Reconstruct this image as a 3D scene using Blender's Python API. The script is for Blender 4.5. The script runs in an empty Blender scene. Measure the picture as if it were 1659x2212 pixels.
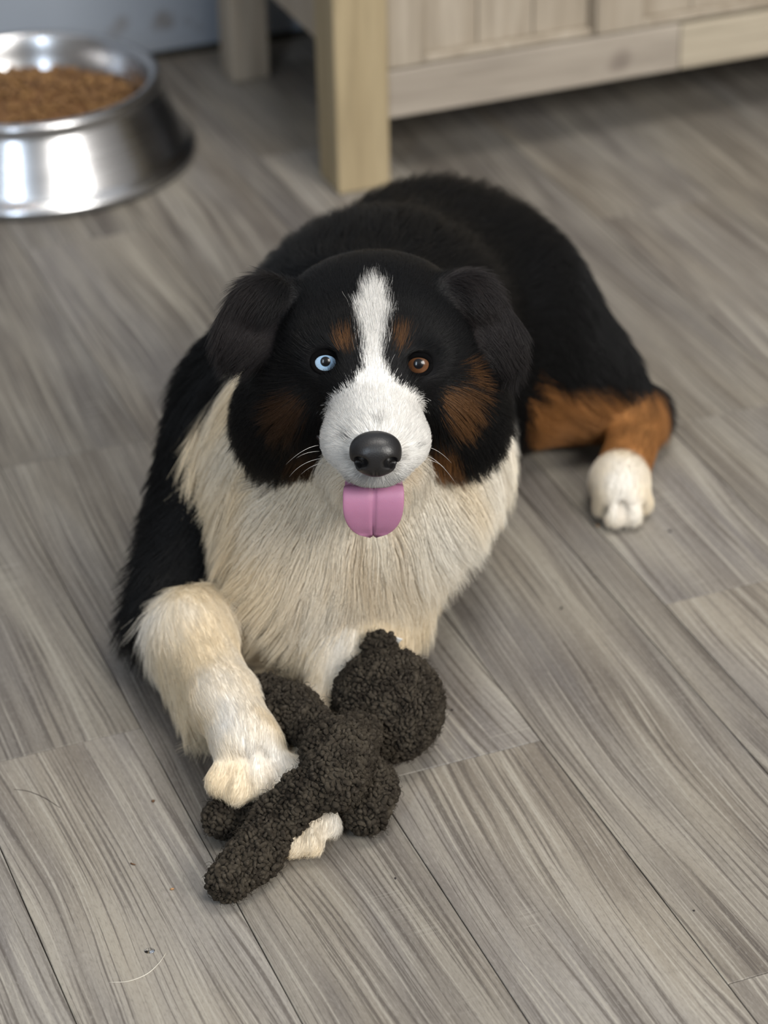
import bpy, bmesh, math, random
import numpy as np
from mathutils import Vector, Matrix, kdtree

# ------------------------------------------------------------------ camera
W_PX, H_PX, FPX = 1659.0, 2212.0, 5686.0
CX, CY = W_PX / 2, H_PX / 2
CAM_H = 1.06757
PITCH, ROLL, YAW = math.radians(30.81), math.radians(1.39), math.radians(20.7536)


def cam_rows():
    fw = np.array([0, math.cos(PITCH), -math.sin(PITCH)])
    r = np.array([1.0, 0, 0])
    d = np.cross(fw, r)
    c, s = math.cos(ROLL), math.sin(ROLL)
    return np.array([c * r + s * d, -s * r + c * d, fw])


RC = cam_rows()
scene = bpy.context.scene
COL = scene.collection
cd = bpy.data.cameras.new('camera')
cam = bpy.data.objects.new('camera', cd)
COL.objects.link(cam)
cd.sensor_fit = 'VERTICAL'
cd.sensor_height = 36.0
cd.lens = FPX / H_PX * 36.0
cd.clip_start = 0.05
m = Matrix.Identity(4)
for i in range(3):
    m[i][0] = RC[0][i]
    m[i][1] = -RC[1][i]
    m[i][2] = -RC[2][i]
m[2][3] = CAM_H
cam.matrix_world = m
cd.dof.use_dof = True
cd.dof.focus_distance = 1.66
cd.dof.aperture_fstop = 5.6
scene.camera = cam

# ------------------------------------------------------------------ world, lights, exposure
world = bpy.data.worlds.new('world')
scene.world = world
world.use_nodes = True
wb = world.node_tree.nodes['Background']
wb.inputs[0].default_value = (0.91, 0.95, 1.0, 1)
wb.inputs[1].default_value = 0.8


def area_light(name, loc, target, sx, sy, power, color):
    ld = bpy.data.lights.new(name, 'AREA')
    ld.shape = 'RECTANGLE'
    ld.size, ld.size_y = sx, sy
    ld.energy = power
    ld.color = color
    o = bpy.data.objects.new(name, ld)
    COL.objects.link(o)
    o.location = loc
    o.rotation_euler = (Vector(target) - Vector(loc)).to_track_quat('-Z', 'Y').to_euler()
    return o


area_light('window_daylight', (2.15, -1.25, 2.25), (0.0, 1.9, 0.1), 1.6, 1.7, 250, (1.0, 0.965, 0.91))
area_light('window_daylight_small', (-1.0, -1.4, 2.0), (-0.2, 2.0, 0.0), 0.24, 1.3, 42, (0.72, 0.85, 1.0))

area_light('overhead_fill', (0.45, 1.45, 2.35), (0.0, 2.0, 0.0), 0.8, 0.8, 30, (1.0, 0.95, 0.88))  # added fill from overhead, brightens the far floor


def bulb(name, loc, power):
    ld = bpy.data.lights.new(name, 'POINT')
    ld.energy = power
    ld.color = (1.0, 0.62, 0.32)
    ld.shadow_soft_size = 0.03
    o = bpy.data.objects.new(name, ld)
    COL.objects.link(o)
    o.location = loc


bulb('warm_ceiling_bulb', (-0.75, 0.9, 2.3), 2.0)
bulb('warm_ceiling_bulb', (-0.45, 0.75, 2.3), 2.0)
vs = scene.view_settings
vs.view_transform = 'Standard'
vs.look = 'None'
vs.exposure = -0.25
vs.gamma = 1.0
vs.use_curve_mapping = False

# ------------------------------------------------------------------ helpers
V_DIR = np.array([math.cos(YAW), math.sin(YAW), 0])
U_DIR = np.array([-math.sin(YAW), math.cos(YAW), 0])


def ray(x, y):
    return RC.T @ np.array([(x - CX) / FPX, (y - CY) / FPX, 1.0])


def P(x, y, z):
    """point at height z above the floor"""
    d = ray(x, y)
    p = d * ((z - CAM_H) / d[2])
    p[2] = z
    return p


def room(x, y, z=0.0):
    """room axes (along the skirting / along the planks) to world"""
    return V_DIR * x + U_DIR * y + np.array([0, 0, z])


def link(o, parent=None):
    COL.objects.link(o)
    if parent is not None:
        o.parent = parent
    return o


def tag(o, label=None, cat=None, group=None, kind=None):
    if label:
        o['label'] = label
    if cat:
        o['category'] = cat
    if group:
        o['group'] = group
    if kind:
        o['kind'] = kind
    return o


def empty(name, loc=(0, 0, 0), rz=0.0):
    o = bpy.data.objects.new(name, None)
    o.empty_display_size = 0.02
    COL.objects.link(o)
    o.location = loc
    o.rotation_euler = (0, 0, rz)
    return o


def mesh_obj(name, verts, faces, mat, parent=None, smooth=True):
    me = bpy.data.meshes.new(name)
    me.from_pydata([tuple(v) for v in verts], [], [tuple(f) for f in faces])
    if smooth:
        me.polygons.foreach_set('use_smooth', [True] * len(me.polygons))
    if mat:
        me.materials.append(mat)
    me.update()
    return link(bpy.data.objects.new(name, me), parent)


def fast_mesh(name, V, F, mat, parent=None, smooth=True):
    """numpy verts (n,3) and faces (m,k)"""
    me = bpy.data.meshes.new(name)
    k = F.shape[1]
    me.vertices.add(len(V))
    me.vertices.foreach_set('co', V.astype(np.float32).ravel())
    me.loops.add(F.size)
    me.loops.foreach_set('vertex_index', F.astype(np.int32).ravel())
    me.polygons.add(len(F))
    me.polygons.foreach_set('loop_start', np.arange(0, F.size, k, dtype=np.int32))
    me.polygons.foreach_set('loop_total', np.full(len(F), k, dtype=np.int32))
    me.polygons.foreach_set('use_smooth', np.full(len(F), smooth, dtype=bool))
    me.update(calc_edges=True)
    if mat:
        me.materials.append(mat)
    return link(bpy.data.objects.new(name, me), parent)


def box_data(x0, x1, y0, y1, z0, z1, bev=0.0, seg=1, name='box'):
    bm = bmesh.new()
    bmesh.ops.create_cube(bm, size=1.0)
    for v in bm.verts:
        v.co = ((x0 + x1) / 2 + v.co.x * (x1 - x0), (y0 + y1) / 2 + v.co.y * (y1 - y0), (z0 + z1) / 2 + v.co.z * (z1 - z0))
    if bev > 0:
        bmesh.ops.bevel(bm, geom=list(bm.edges), offset=bev, segments=seg, affect='EDGES', profile=0.5)
    me = bpy.data.meshes.new(name)
    bm.to_mesh(me)
    bm.free()
    return me


def box(name, x0, x1, y0, y1, z0, z1, mat, parent=None, bev=0.0, seg=2):
    me = box_data(x0, x1, y0, y1, z0, z1, bev, seg, name)
    me.materials.append(mat)
    return link(bpy.data.objects.new(name, me), parent)


def lathe(name, prof, mat, parent=None, n=96, closed=False):
    V, F = [], []
    for (r, z) in prof:
        for i in range(n):
            a = 2 * math.pi * i / n
            V.append((r * math.cos(a), r * math.sin(a), z))
    m_ = len(prof)
    for j in range(m_ if closed else m_ - 1):
        j2 = (j + 1) % m_
        for i in range(n):
            i2 = (i + 1) % n
            F.append((j * n + i, j * n + i2, j2 * n + i2, j2 * n + i))
    return mesh_obj(name, V, F, mat, parent)


def tube(points, radii, n=8):
    """verts, faces of a tube along points"""
    pts = [np.array(p, float) for p in points]
    V, F = [], []
    up = np.array([0.13, 0.21, 0.97])
    for i, p in enumerate(pts):
        t = pts[min(i + 1, len(pts) - 1)] - pts[max(i - 1, 0)]
        t /= np.linalg.norm(t) + 1e-12
        a = np.cross(t, up)
        a /= np.linalg.norm(a) + 1e-12
        b = np.cross(a, t)
        for k in range(n):
            th = 2 * math.pi * k / n
            V.append(p + radii[i] * (a * math.cos(th) + b * math.sin(th)))
    for i in range(len(pts) - 1):
        for k in range(n):
            k2 = (k + 1) % n
            F.append((i * n + k, i * n + k2, (i + 1) * n + k2, (i + 1) * n + k))
    V.append(pts[0])
    V.append(pts[-1])
    for k in range(n):
        k2 = (k + 1) % n
        F.append((len(V) - 2, k2, k))
        F.append((len(V) - 1, (len(pts) - 1) * n + k, (len(pts) - 1) * n + k2))
    return V, F


class NT:
    """small node-tree writer"""

    def __init__(self, name):
        self.mat = bpy.data.materials.new(name)
        self.mat.use_nodes = True
        self.t = self.mat.node_tree
        self.bsdf = self.t.nodes['Principled BSDF']

    def n(self, typ, **kw):
        nd = self.t.nodes.new(typ)
        for k, v in kw.items():
            setattr(nd, k, v)
        return nd

    def set(self, sock, v):
        if hasattr(v, 'links') or isinstance(v, bpy.types.NodeSocket):
            self.t.links.new(v, sock)
        else:
            sock.default_value = v

    def math(self, op, a, b=None, c=None, clamp=False):
        nd = self.n('ShaderNodeMath', operation=op, use_clamp=clamp)
        self.set(nd.inputs[0], a)
        if b is not None:
            self.set(nd.inputs[1], b)
        if c is not None:
            self.set(nd.inputs[2], c)
        return nd.outputs[0]

    def noise(self, vec, scale, detail=3.0, rough=0.5, dist=0.0):
        nd = self.n('ShaderNodeTexNoise')
        self.set(nd.inputs['Vector'], vec)
        nd.inputs['Scale'].default_value = scale
        nd.inputs['Detail'].default_value = detail
        nd.inputs['Roughness'].default_value = rough
        nd.inputs['Distortion'].default_value = dist
        return nd.outputs['Fac']

    def mapping(self, vec, loc=(0, 0, 0), scale=(1, 1, 1), rot=(0, 0, 0)):
        nd = self.n('ShaderNodeMapping')
        self.set(nd.inputs['Vector'], vec)
        self.set(nd.inputs['Location'], loc)
        nd.inputs['Rotation'].default_value = rot
        nd.inputs['Scale'].default_value = scale
        return nd.outputs[0]

    def ramp(self, fac, stops):
        nd = self.n('ShaderNodeValToRGB')
        self.set(nd.inputs[0], fac)
        el = nd.color_ramp.elements
        while len(el) < len(stops):
            el.new(0.5)
        for e, (p, c) in zip(el, stops):
            e.position = p
            e.color = (c, c, c, 1) if isinstance(c, (int, float)) else (*c, 1)
        return nd.outputs[0]

    def mix(self, fac, a, b, mode='MIX'):
        nd = self.n('ShaderNodeMix', data_type='RGBA', blend_type=mode)
        self.set(nd.inputs[0], fac)
        self.set(nd.inputs[6], a if not isinstance(a, tuple) else (*a, 1))
        self.set(nd.inputs[7], b if not isinstance(b, tuple) else (*b, 1))
        return nd.outputs[2]

    def bump(self, h, strength=0.3, dist=0.001):
        nd = self.n('ShaderNodeBump')
        nd.inputs['Strength'].default_value = strength
        nd.inputs['Distance'].default_value = dist
        self.set(nd.inputs['Height'], h)
        self.t.links.new(nd.outputs[0], self.bsdf.inputs['Normal'])

    def p(self, **kw):
        for k, v in kw.items():
            s = self.bsdf.inputs[k.replace('_', ' ')]
            self.set(s, (*v, 1) if isinstance(v, tuple) and len(v) == 3 and s.type == 'RGBA' else v)
        return self.mat


def wood_floor_mat():
    t = NT('weathered_plank')
    tc = t.n('ShaderNodeTexCoord').outputs['Object']
    oi = t.n('ShaderNodeObjectInfo')
    rnd = oi.outputs['Random']
    comb = t.n('ShaderNodeCombineXYZ')
    t.set(comb.inputs[0], t.math('MULTIPLY', rnd, 37.0))
    t.set(comb.inputs[1], t.math('MULTIPLY', rnd, 91.0))
    add = t.n('ShaderNodeVectorMath', operation='ADD')
    t.set(add.inputs[0], tc)
    t.set(add.inputs[1], comb.outputs[0])
    v0 = add.outputs[0]
    # wavy distortion across the grain
    warp = t.noise(t.mapping(v0, scale=(11, 3.0, 1)), 1.0, 3.0)
    wc = t.n('ShaderNodeCombineXYZ')
    big = t.noise(t.mapping(v0, loc=(3, 8, 0), scale=(7, 1.5, 1)), 1.0, 1.0)
    t.set(wc.inputs[0], t.math('ADD', t.math('MULTIPLY', t.math('SUBTRACT', warp, 0.5), 0.012), t.math('MULTIPLY', t.math('SUBTRACT', big, 0.5), 0.075)))
    add2 = t.n('ShaderNodeVectorMath', operation='ADD')
    t.set(add2.inputs[0], v0)
    t.set(add2.inputs[1], wc.outputs[0])
    v = add2.outputs[0]
    tone = t.noise(t.mapping(v0, scale=(16, 3.0, 1)), 1.0, 3.0, 0.6)
    hue = t.noise(t.mapping(v0, loc=(5.2, 1.3, 0), scale=(11, 2.2, 1)), 1.0, 3.0, 0.55)
    streak = t.noise(t.mapping(v, scale=(62, 1.3, 1)), 1.0, 2.5, 0.6)
    band = t.noise(t.mapping(v, loc=(1, 5, 0), scale=(34, 1.6, 1)), 1.0, 2.0, 0.5)
    fine = t.noise(t.mapping(v, scale=(400, 4.2, 1)), 1.0, 2.5, 0.6)
    pore = t.noise(t.mapping(v, loc=(2, 7, 0), scale=(260, 22.0, 1)), 1.0, 4.0, 0.7)
    base = t.mix(t.ramp(hue, [(0.40, 0.0), (0.60, 1.0)]), (0.255, 0.236, 0.236), (0.36, 0.305, 0.235))
    base = t.mix(t.ramp(tone, [(0.36, 0.0), (0.64, 1.0)]), t.mix(0.62, base, (0.155, 0.135, 0.118)), t.mix(0.55, base, (0.50, 0.46, 0.385)))
    base = t.mix(t.ramp(band, [(0.28, 0.42), (0.48, 0.0)]), base, (0.165, 0.138, 0.112))
    base = t.mix(t.ramp(band, [(0.54, 0.0), (0.74, 0.42)]), base, (0.50, 0.455, 0.375))
    # light streaks, dark cracks
    c = t.mix(t.ramp(streak, [(0.52, 0.0), (0.76, 0.42)]), base, (0.54, 0.50, 0.41))
    c = t.mix(t.ramp(streak, [(0.24, 0.38), (0.44, 0.0)]), c, (0.13, 0.108, 0.088))
    c = t.mix(t.ramp(fine, [(0.38, 0.72), (0.47, 0.0)]), c, (0.12, 0.10, 0.085))
    c = t.mix(t.ramp(fine, [(0.56, 0.0), (0.66, 0.6)]), c, (0.58, 0.54, 0.46))
    c = t.mix(t.ramp(pore, [(0.24, 0.85), (0.36, 0.0)]), c, (0.075, 0.062, 0.052))
    mott = t.noise(t.mapping(v0, scale=(700, 160, 1)), 1.0, 4.0, 0.75)
    c = t.mix(t.ramp(mott, [(0.30, 0.45), (0.48, 0.0)]), c, (0.14, 0.12, 0.105))
    c = t.mix(t.ramp(mott, [(0.54, 0.0), (0.72, 0.40)]), c, (0.56, 0.53, 0.48))
    # saw marks across the plank
    saw = t.noise(t.mapping(v0, scale=(3, 330, 1)), 1.0, 2.0, 0.6)
    sawm = t.noise(t.mapping(v, loc=(9, 4, 0), scale=(15, 6, 1)), 1.0, 2.0)
    c = t.mix(t.math('MULTIPLY', t.ramp(saw, [(0.52, 0.0), (0.68, 0.55)]), t.ramp(sawm, [(0.63, 0.0), (0.72, 1.0)])), c, (0.56, 0.53, 0.46))
    bright = t.math('MULTIPLY_ADD', rnd, 0.17, 0.50)
    hs = t.n('ShaderNodeHueSaturation')
    t.set(hs.inputs['Value'], bright)
    t.set(hs.inputs['Color'], c)
    t.bump(t.math('ADD', t.math('MULTIPLY', fine, 0.5), t.math('MULTIPLY', streak, 0.7)), 0.35, 0.0008)
    return t.p(Base_Color=hs.outputs[0], Roughness=0.52, Specular_IOR_Level=0.35)


def plain(name, color, rough=0.6, metal=0.0, spec=0.4, **kw):
    t = NT(name)
    tc = t.n('ShaderNodeTexCoord').outputs['Object']
    nz = t.noise(tc, 60.0, 3.0)
    c = t.mix(t.math('MULTIPLY', nz, 0.35), color, tuple(x * 0.75 for x in color))
    return t.p(Base_Color=c, Roughness=rough, Metallic=metal, Specular_IOR_Level=spec, **kw)


def pine_mat(name, a, b, knots=0.5, axis=2):
    """bare furniture wood, grain along local axis"""
    t = NT(name)
    tc = t.n('ShaderNodeTexCoord').outputs['Object']
    oi = t.n('ShaderNodeObjectInfo').outputs['Random']
    comb = t.n('ShaderNodeCombineXYZ')
    for i in range(3):
        t.set(comb.inputs[i], t.math('MULTIPLY', oi, 13.0 + 7 * i))
    add = t.n('ShaderNodeVectorMath', operation='ADD')
    t.set(add.inputs[0], tc)
    t.set(add.inputs[1], comb.outputs[0])
    sc = [38, 38, 38]
    sc[axis] = 2.5
    g = t.noise(t.mapping(add.outputs[0], scale=tuple(sc)), 1.0, 4.0, 0.6, 0.4)
    sc2 = [s * 4 for s in sc]
    g2 = t.noise(t.mapping(add.outputs[0], scale=tuple(sc2)), 1.0, 3.0, 0.6)
    k = t.noise(t.mapping(add.outputs[0], scale=(9, 9, 9)), 1.0, 2.0)
    c = t.mix(t.ramp(g, [(0.3, 0.0), (0.7, 1.0)]), a, b)
    c = t.mix(t.ramp(g2, [(0.3, 0.35), (0.5, 0.0)]), c, tuple(x * 0.55 for x in a))
    c = t.mix(t.ramp(k, [(0.66, 0.0), (0.74, knots)]), c, (0.10, 0.075, 0.065))
    t.bump(g2, 0.2, 0.0006)
    return t.p(Base_Color=c, Roughness=0.6, Specular_IOR_Level=0.25)


# ------------------------------------------------------------------ the setting
M_FLOOR = wood_floor_mat()
M_SUB = plain('dark_underlay', (0.03, 0.026, 0.022), 0.9)
floor = box('floor', -1.75, 3.0, -2.2, 2.72, -0.02, -0.0045, M_SUB)
floor.rotation_euler = (0, 0, YAW)
tag(floor, kind='structure', label='grey weathered wood plank floor')
PW = 0.125
rowx = [0.2461 + PW * k for k in range(-16, 4)] + [0.2461 + 4 * PW] + [0.7773 + PW * k for k in range(0, 18)]
# x of 0.2461+3*PW is the long seam; a narrow strip lies before 0.7773
rowx = sorted(set(round(x, 4) for x in rowx))
rng = random.Random(7)
known = {0.2461: 1.4679, 0.3711: 1.8637, 0.4961: 2.265, 0.6211: 1.071, 0.7773: 1.466}
for i in range(len(rowx) - 1):
    x0, x1 = rowx[i], rowx[i + 1]
    PLEN = 0.92
    start = known.get(x0, rng.uniform(0, PLEN))
    s = start - PLEN * math.ceil((start + 2.2) / PLEN)
    while s < 2.72:
        y0, y1 = max(s, -2.2), min(s + PLEN, 2.72)
        if y1 - y0 > 0.02:
            g = 0.00035
            me = box_data(x0 + g - (x0 + x1) / 2, x1 - g - (x0 + x1) / 2, y0 + g - (y0 + y1) / 2, y1 - g - (y0 + y1) / 2, -0.0045, 0.0, 0.0003, 1, 'plank')
            me.materials.append(M_FLOOR)
            o = link(bpy.data.objects.new('plank', me), floor)
            o.location = ((x0 + x1) / 2, (y0 + y1) / 2, 0)
        s += PLEN


def wall_mat():
    t = NT('painted_wall')
    tc = t.n('ShaderNodeTexCoord').outputs['Object']
    nz = t.noise(tc, 5.0, 3.0)
    c = t.mix(t.ramp(nz, [(0.3, 0.0), (0.7, 1.0)]), (0.22, 0.25, 0.295), (0.25, 0.28, 0.325))
    # scuffs low on the wall
    for (x, z, r, dk) in SCUFFS:
        sub = t.n('ShaderNodeVectorMath', operation='SUBTRACT')
        t.set(sub.inputs[0], tc)
        sub.inputs[1].default_value = (x, 0, z)
        mp = t.mapping(sub.outputs[0], scale=(1, 0, 1))
        ln = t.n('ShaderNodeVectorMath', operation='LENGTH')
        t.set(ln.inputs[0], mp)
        f = t.math('ADD', ln.outputs['Value'], t.math('MULTIPLY', t.math('SUBTRACT', t.noise(tc, 90.0), 0.5), r * 1.4))
        c = t.mix(t.ramp(t.math('DIVIDE', f, r * 2), [(0.25, dk), (0.6, 0.0)]), c, (0.14, 0.13, 0.125))
    t.bump(t.noise(tc, 220.0), 0.08, 0.0006)
    return t.p(Base_Color=c, Roughness=0.55)


YW = 2.69


def wallpt(x, y):
    d = ray(x, y)
    p = d * (YW / (U_DIR @ d))
    return (float(V_DIR @ p), float(p[2] + CAM_H))


SCUFFS = [(*wallpt(262, 50), 0.010, 0.55), (*wallpt(352, 47), 0.013, 0.75), (*wallpt(245, 72), 0.010, 0.35), (*wallpt(405, 45), 0.006, 0.3), (*wallpt(430, 60), 0.006, 0.25)]
wall = box('wall_back', -1.75, 3.0, YW, YW + 0.1, 0.011, 2.4, wall_mat())
gap_strip = box('gap_shade_1', -1.75, 3.0, YW + 0.006, YW + 0.1, -0.0045, 0.011, plain('dark_gap', (0.03, 0.027, 0.02), 0.9))  # added dark backing; the gap's shade is put into its colour
gap_strip.rotation_euler = (0, 0, YAW)
tag(gap_strip, kind='structure')
wall.rotation_euler = (0, 0, YAW)
tag(wall, kind='structure', label='pale blue-grey painted wall with dark scuffs near the floor')

M_WALL2 = plain('plain_wall_paint', (0.27, 0.26, 0.25), 0.7)
for nm, ext in (('wall_left', (-1.85, -1.75, -2.3, 2.79)), ('wall_right', (3.0, 3.1, -2.3, 2.79)), ('wall_front', (-1.75, 3.0, -2.3, -2.2))):
    w_ = box(nm, *ext, -0.0045, 2.4, M_WALL2)
    w_.rotation_euler = (0, 0, YAW)
    tag(w_, kind='structure')

# ------------------------------------------------------------------ cabinet
M_LEG = pine_mat('yellow_pine', (0.28, 0.22, 0.13), (0.37, 0.30, 0.185), 0.2, 2)
M_GREYV = pine_mat('greyed_pine_upright', (0.27, 0.225, 0.17), (0.38, 0.33, 0.265), 0.3, 2)
M_GREYH = pine_mat('greyed_pine_level', (0.24, 0.205, 0.168), (0.37, 0.325, 0.27), 0.8, 0)
M_GREYH2 = pine_mat('pale_pine_level', (0.33, 0.285, 0.215), (0.42, 0.365, 0.28), 0.3, 0)
cab = empty('cabinet', tuple(room(0.8157, 2.2601)), YAW)
tag(cab, 'wooden cabinet on square legs with planked doors, standing against the back wall', 'cabinet')
CW, CDEP, CH = 1.25, 0.40, 0.80
LW = 0.0590


def leg(x, y, mat, w=LW):
    o = box('leg', -w / 2, w / 2, -w / 2, w / 2, 0, CH, mat, cab, 0.003)
    for v in o.data.vertices:          # slight taper to the foot
        k = 1.0 if v.co.z > 0.3 else 0.94
        v.co.x *= k
        v.co.y *= k
    o.location = (x, y, 0)
    return o


leg(LW / 2, LW / 2, M_LEG)
leg(CW - LW / 2, LW / 2, M_LEG)
leg(0.023, CDEP - 0.05, M_GREYV, 0.046)
leg(CW - 0.023, CDEP - 0.05, M_GREYV, 0.046)
SETB = 0.010
ZB, ZT = 0.068, 0.117


def brd(name, x0, x1, y0, y1, z0, z1, mat, parent=cab, bev=0.002):
    cx_, cy_, cz_ = (x0 + x1) / 2, (y0 + y1) / 2, (z0 + z1) / 2
    o = box(name, x0 - cx_, x1 - cx_, y0 - cy_, y1 - cy_, z0 - cz_, z1 - cz_, mat, parent, bev)
    o.location = (cx_, cy_, cz_)
    if parent is not cab:
        o.location = (cx_ - parent.location.x, cy_ - parent.location.y, cz_ - parent.location.z)
    return o


XJ = 1.1955 - 0.8157
brd('bottom_rail', LW, XJ, SETB, SETB + 0.022, ZB, ZT, M_GREYH)
brd('bottom_rail', XJ + 0.0006, CW - LW, SETB, SETB + 0.022, ZB, ZT - 0.002, M_GREYH2)
brd('top_rail', LW, CW - LW, SETB, SETB + 0.022, 0.74, CH, M_GREYH)
brd('side_rail', 0.008, 0.026, LW, CDEP - 0.075, 0.1375, 0.19, M_GREYV)
brd('side_panel', 0.012, 0.022, LW, CDEP - 0.075, 0.19, CH, M_GREYV)
brd('side_panel', CW - 0.022, CW - 0.012, LW, CDEP - 0.075, 0.1375, CH, M_GREYV)
brd('back_panel', 0.046, CW - 0.046, CDEP - 0.05, CDEP - 0.04, 0.15, CH, M_GREYV)
brd('bottom_shelf', 0.030, CW - 0.030, SETB + 0.024, CDEP - 0.06, 0.115, 0.135, M_GREYH)
brd('top_board', -0.025, CW + 0.025, -0.025, CDEP, CH, CH + 0.03, M_GREYH2)
# doors: stiles, rails and upright panel boards
DOORS = [(LW + 0.001, 0.284), (0.286, 0.565), (0.567, 0.846), (0.848, CW - LW - 0.001)]
for di, (a, b) in enumerate(DOORS):
    d = empty('door', ((a + b) / 2, SETB + 0.004, 0.43))
    d.parent = cab
    z0, z1 = ZT + 0.0015, 0.738
    sw = 0.040 if di == 0 else 0.052
    for (sa, sb) in ((a, a + sw), (b - (0.003 if di == 0 else 0.048), b)):
        brd('stile', sa, sb, SETB + 0.002, SETB + 0.020, z0, z1, M_GREYV, d)
    rb = b - (0.003 if di == 0 else 0.048)
    brd('door_rail', a + sw, rb, SETB + 0.003, SETB + 0.020, z0, z0 + 0.008, M_GREYV, d)
    brd('door_rail', a + sw, rb, SETB + 0.003, SETB + 0.020, z1 - 0.05, z1, M_GREYV, d)
    npan = 3
    pa, pb = a + sw, rb
    for k in range(npan):
        xa = pa + (pb - pa) * k / npan
        xb = pa + (pb - pa) * (k + 1) / npan
        brd('panel_board', xa + 0.0004, xb - 0.0004, SETB + 0.012, SETB + 0.018, z0 + 0.008, z1 - 0.05, M_GREYV, d, 0.0012)

# ------------------------------------------------------------------ food bowl
def steel():
    t = NT('brushed_steel')
    tc = t.n('ShaderNodeTexCoord').outputs['Object']
    nz = t.noise(t.mapping(tc, scale=(6, 6, 500)), 1.0, 3.0)
    r = t.math('MULTIPLY_ADD', nz, 0.14, 0.18)
    return t.p(Base_Color=(0.48, 0.48, 0.49), Metallic=1.0, Roughness=r)


BOWL = room(0.567, 2.486)
bowl = empty('food_bowl', tuple(BOWL))
tag(bowl, 'round stainless steel dog bowl with flared base, filled with brown kibble', 'bowl')
prof = [(0.157, 0.004), (0.163, 0.0035), (0.1665, 0.0055), (0.1665, 0.009), (0.161, 0.0135), (0.1575, 0.0175), (0.1560, 0.0205), (0.150, 0.0345), (0.142, 0.0532), (0.1345, 0.0707), (0.1335, 0.0735),
        (0.1335, 0.0765), (0.1345, 0.081), (0.1335, 0.0848), (0.1305, 0.0868), (0.1265, 0.0868), (0.1235, 0.0845), (0.121, 0.079),
        (0.118, 0.068), (0.112, 0.046), (0.103, 0.031), (0.085, 0.0235), (0.05, 0.021), (0.0005, 0.0205)]
lathe('bowl_shell', prof, steel(), bowl, 128)
M_RUB = plain('grey_rubber', (0.06, 0.058, 0.055), 0.6)
ring = [(0.162 + 0.0045 * math.cos(a), 0.0042 + 0.0042 * math.sin(a)) for a in [i * math.pi / 6 for i in range(12)]]
lathe('rubber_ring', ring, M_RUB, bowl, 96, True)


def kib_mat():
    t = NT('kibble')
    tc = t.n('ShaderNodeTexCoord').outputs['Object']
    rnd = t.n('ShaderNodeObjectInfo').outputs['Random']
    c = t.mix(rnd, (0.15, 0.070, 0.022), (0.30, 0.160, 0.052))
    c = t.mix(t.math('MULTIPLY', t.noise(tc, 400.0), 0.6), c, (0.08, 0.035, 0.012))
    t.bump(t.noise(tc, 500.0), 0.5, 0.001)
    return t.p(Base_Color=c, Roughness=0.75)


M_KIB = kib_mat()


def heap(x, y):
    r = math.hypot(x + 0.012, y)
    return 0.053 + 0.028 * math.exp(-(r / 0.062) ** 2) + 0.002 * math.sin(x * 130) * math.cos(y * 110)


V, F = [(0, 0, heap(0, 0) - 0.004)], []
NR, NA = 14, 48
for j in range(1, NR + 1):
    r = 0.1125 * j / NR
    for i in range(NA):
        a = 2 * math.pi * i / NA
        x, y = r * math.cos(a), r * math.sin(a)
        V.append((x, y, heap(x, y) - 0.004))
for i in range(NA):
    F.append((0, 1 + i, 1 + (i + 1) % NA))
for j in range(NR - 1):
    for i in range(NA):
        i2 = (i + 1) % NA
        F.append((1 + j * NA + i, 1 + (j + 1) * NA + i, 1 + (j + 1) * NA + i2, 1 + j * NA + i2))
hp_ = mesh_obj('kibble_bed', V, F, M_KIB)
hp_.location = tuple(BOWL)
tag(hp_, 'dense brown kibble lying underneath the loose top layer', 'kibble', kind='stuff')
kmesh = []
for k in range(5):
    bm = bmesh.new()
    bmesh.ops.create_icosphere(bm, subdivisions=1, radius=1.0)
    for v in bm.verts:
        n_ = 1 + rng.uniform(-0.14, 0.14)
        v.co = Vector((v.co.x * 0.0052 * n_, v.co.y * 0.0048 * n_, v.co.z * 0.0034 * n_))
    me = bpy.data.meshes.new('kibble')
    bm.to_mesh(me)
    bm.free()
    me.materials.append(M_KIB)
    for p_ in me.polygons:
        p_.use_smooth = True
    kmesh.append(me)
kn = 0
spots = []
tries = 0
while kn < 290 and tries < 9000:
    tries += 1
    r = 0.109 * math.sqrt(rng.random())
    a = rng.uniform(0, 2 * math.pi)
    x, y = r * math.cos(a), r * math.sin(a)
    if any((x - q[0]) ** 2 + (y - q[1]) ** 2 < 0.0078 ** 2 for q in spots):
        continue
    spots.append((x, y))
    o = bpy.data.objects.new('kibble_piece', kmesh[kn % 5])
    COL.objects.link(o)
    o.location = (BOWL[0] + x, BOWL[1] + y, heap(x, y) - 0.0005)
    o.rotation_euler = (rng.uniform(-0.6, 0.6), rng.uniform(-0.6, 0.6), rng.uniform(0, 6.28))
    tag(o, 'small brown kibble piece in the top layer of the steel bowl', 'kibble', 'kibble in the steel bowl')
    kn += 1

# ------------------------------------------------------------------ implicit surfaces
def rcone(p, a, b, ra, rb):
    ba = b - a
    l2 = ba @ ba
    rr = ra - rb
    a2 = l2 - rr * rr
    il2 = 1.0 / l2
    pa = p - a
    y = pa @ ba
    z = y - l2
    q = pa * l2 - y[:, None] * ba
    x2 = np.einsum('ij,ij->i', q, q)
    y2 = y * y * l2
    z2 = z * z * l2
    k = np.sign(rr) * rr * rr * x2
    d = (np.sqrt(np.maximum(x2 * a2 * il2, 0)) + y * rr) * il2 - ra
    c1 = np.sign(z) * a2 * z2 > k
    c2 = np.sign(y) * a2 * y2 < k
    d = np.where(c2, np.sqrt(x2 + y2) * il2 - ra, d)
    return np.where(c1, np.sqrt(x2 + z2) * il2 - rb, d)


def ellip(p, c, A, r):
    q = (p - c) @ A.T
    k0 = np.linalg.norm(q / r, axis=1)
    k1 = np.linalg.norm(q / (r * r), axis=1)
    return k0 * (k0 - 1.0) / np.maximum(k1, 1e-9)


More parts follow.
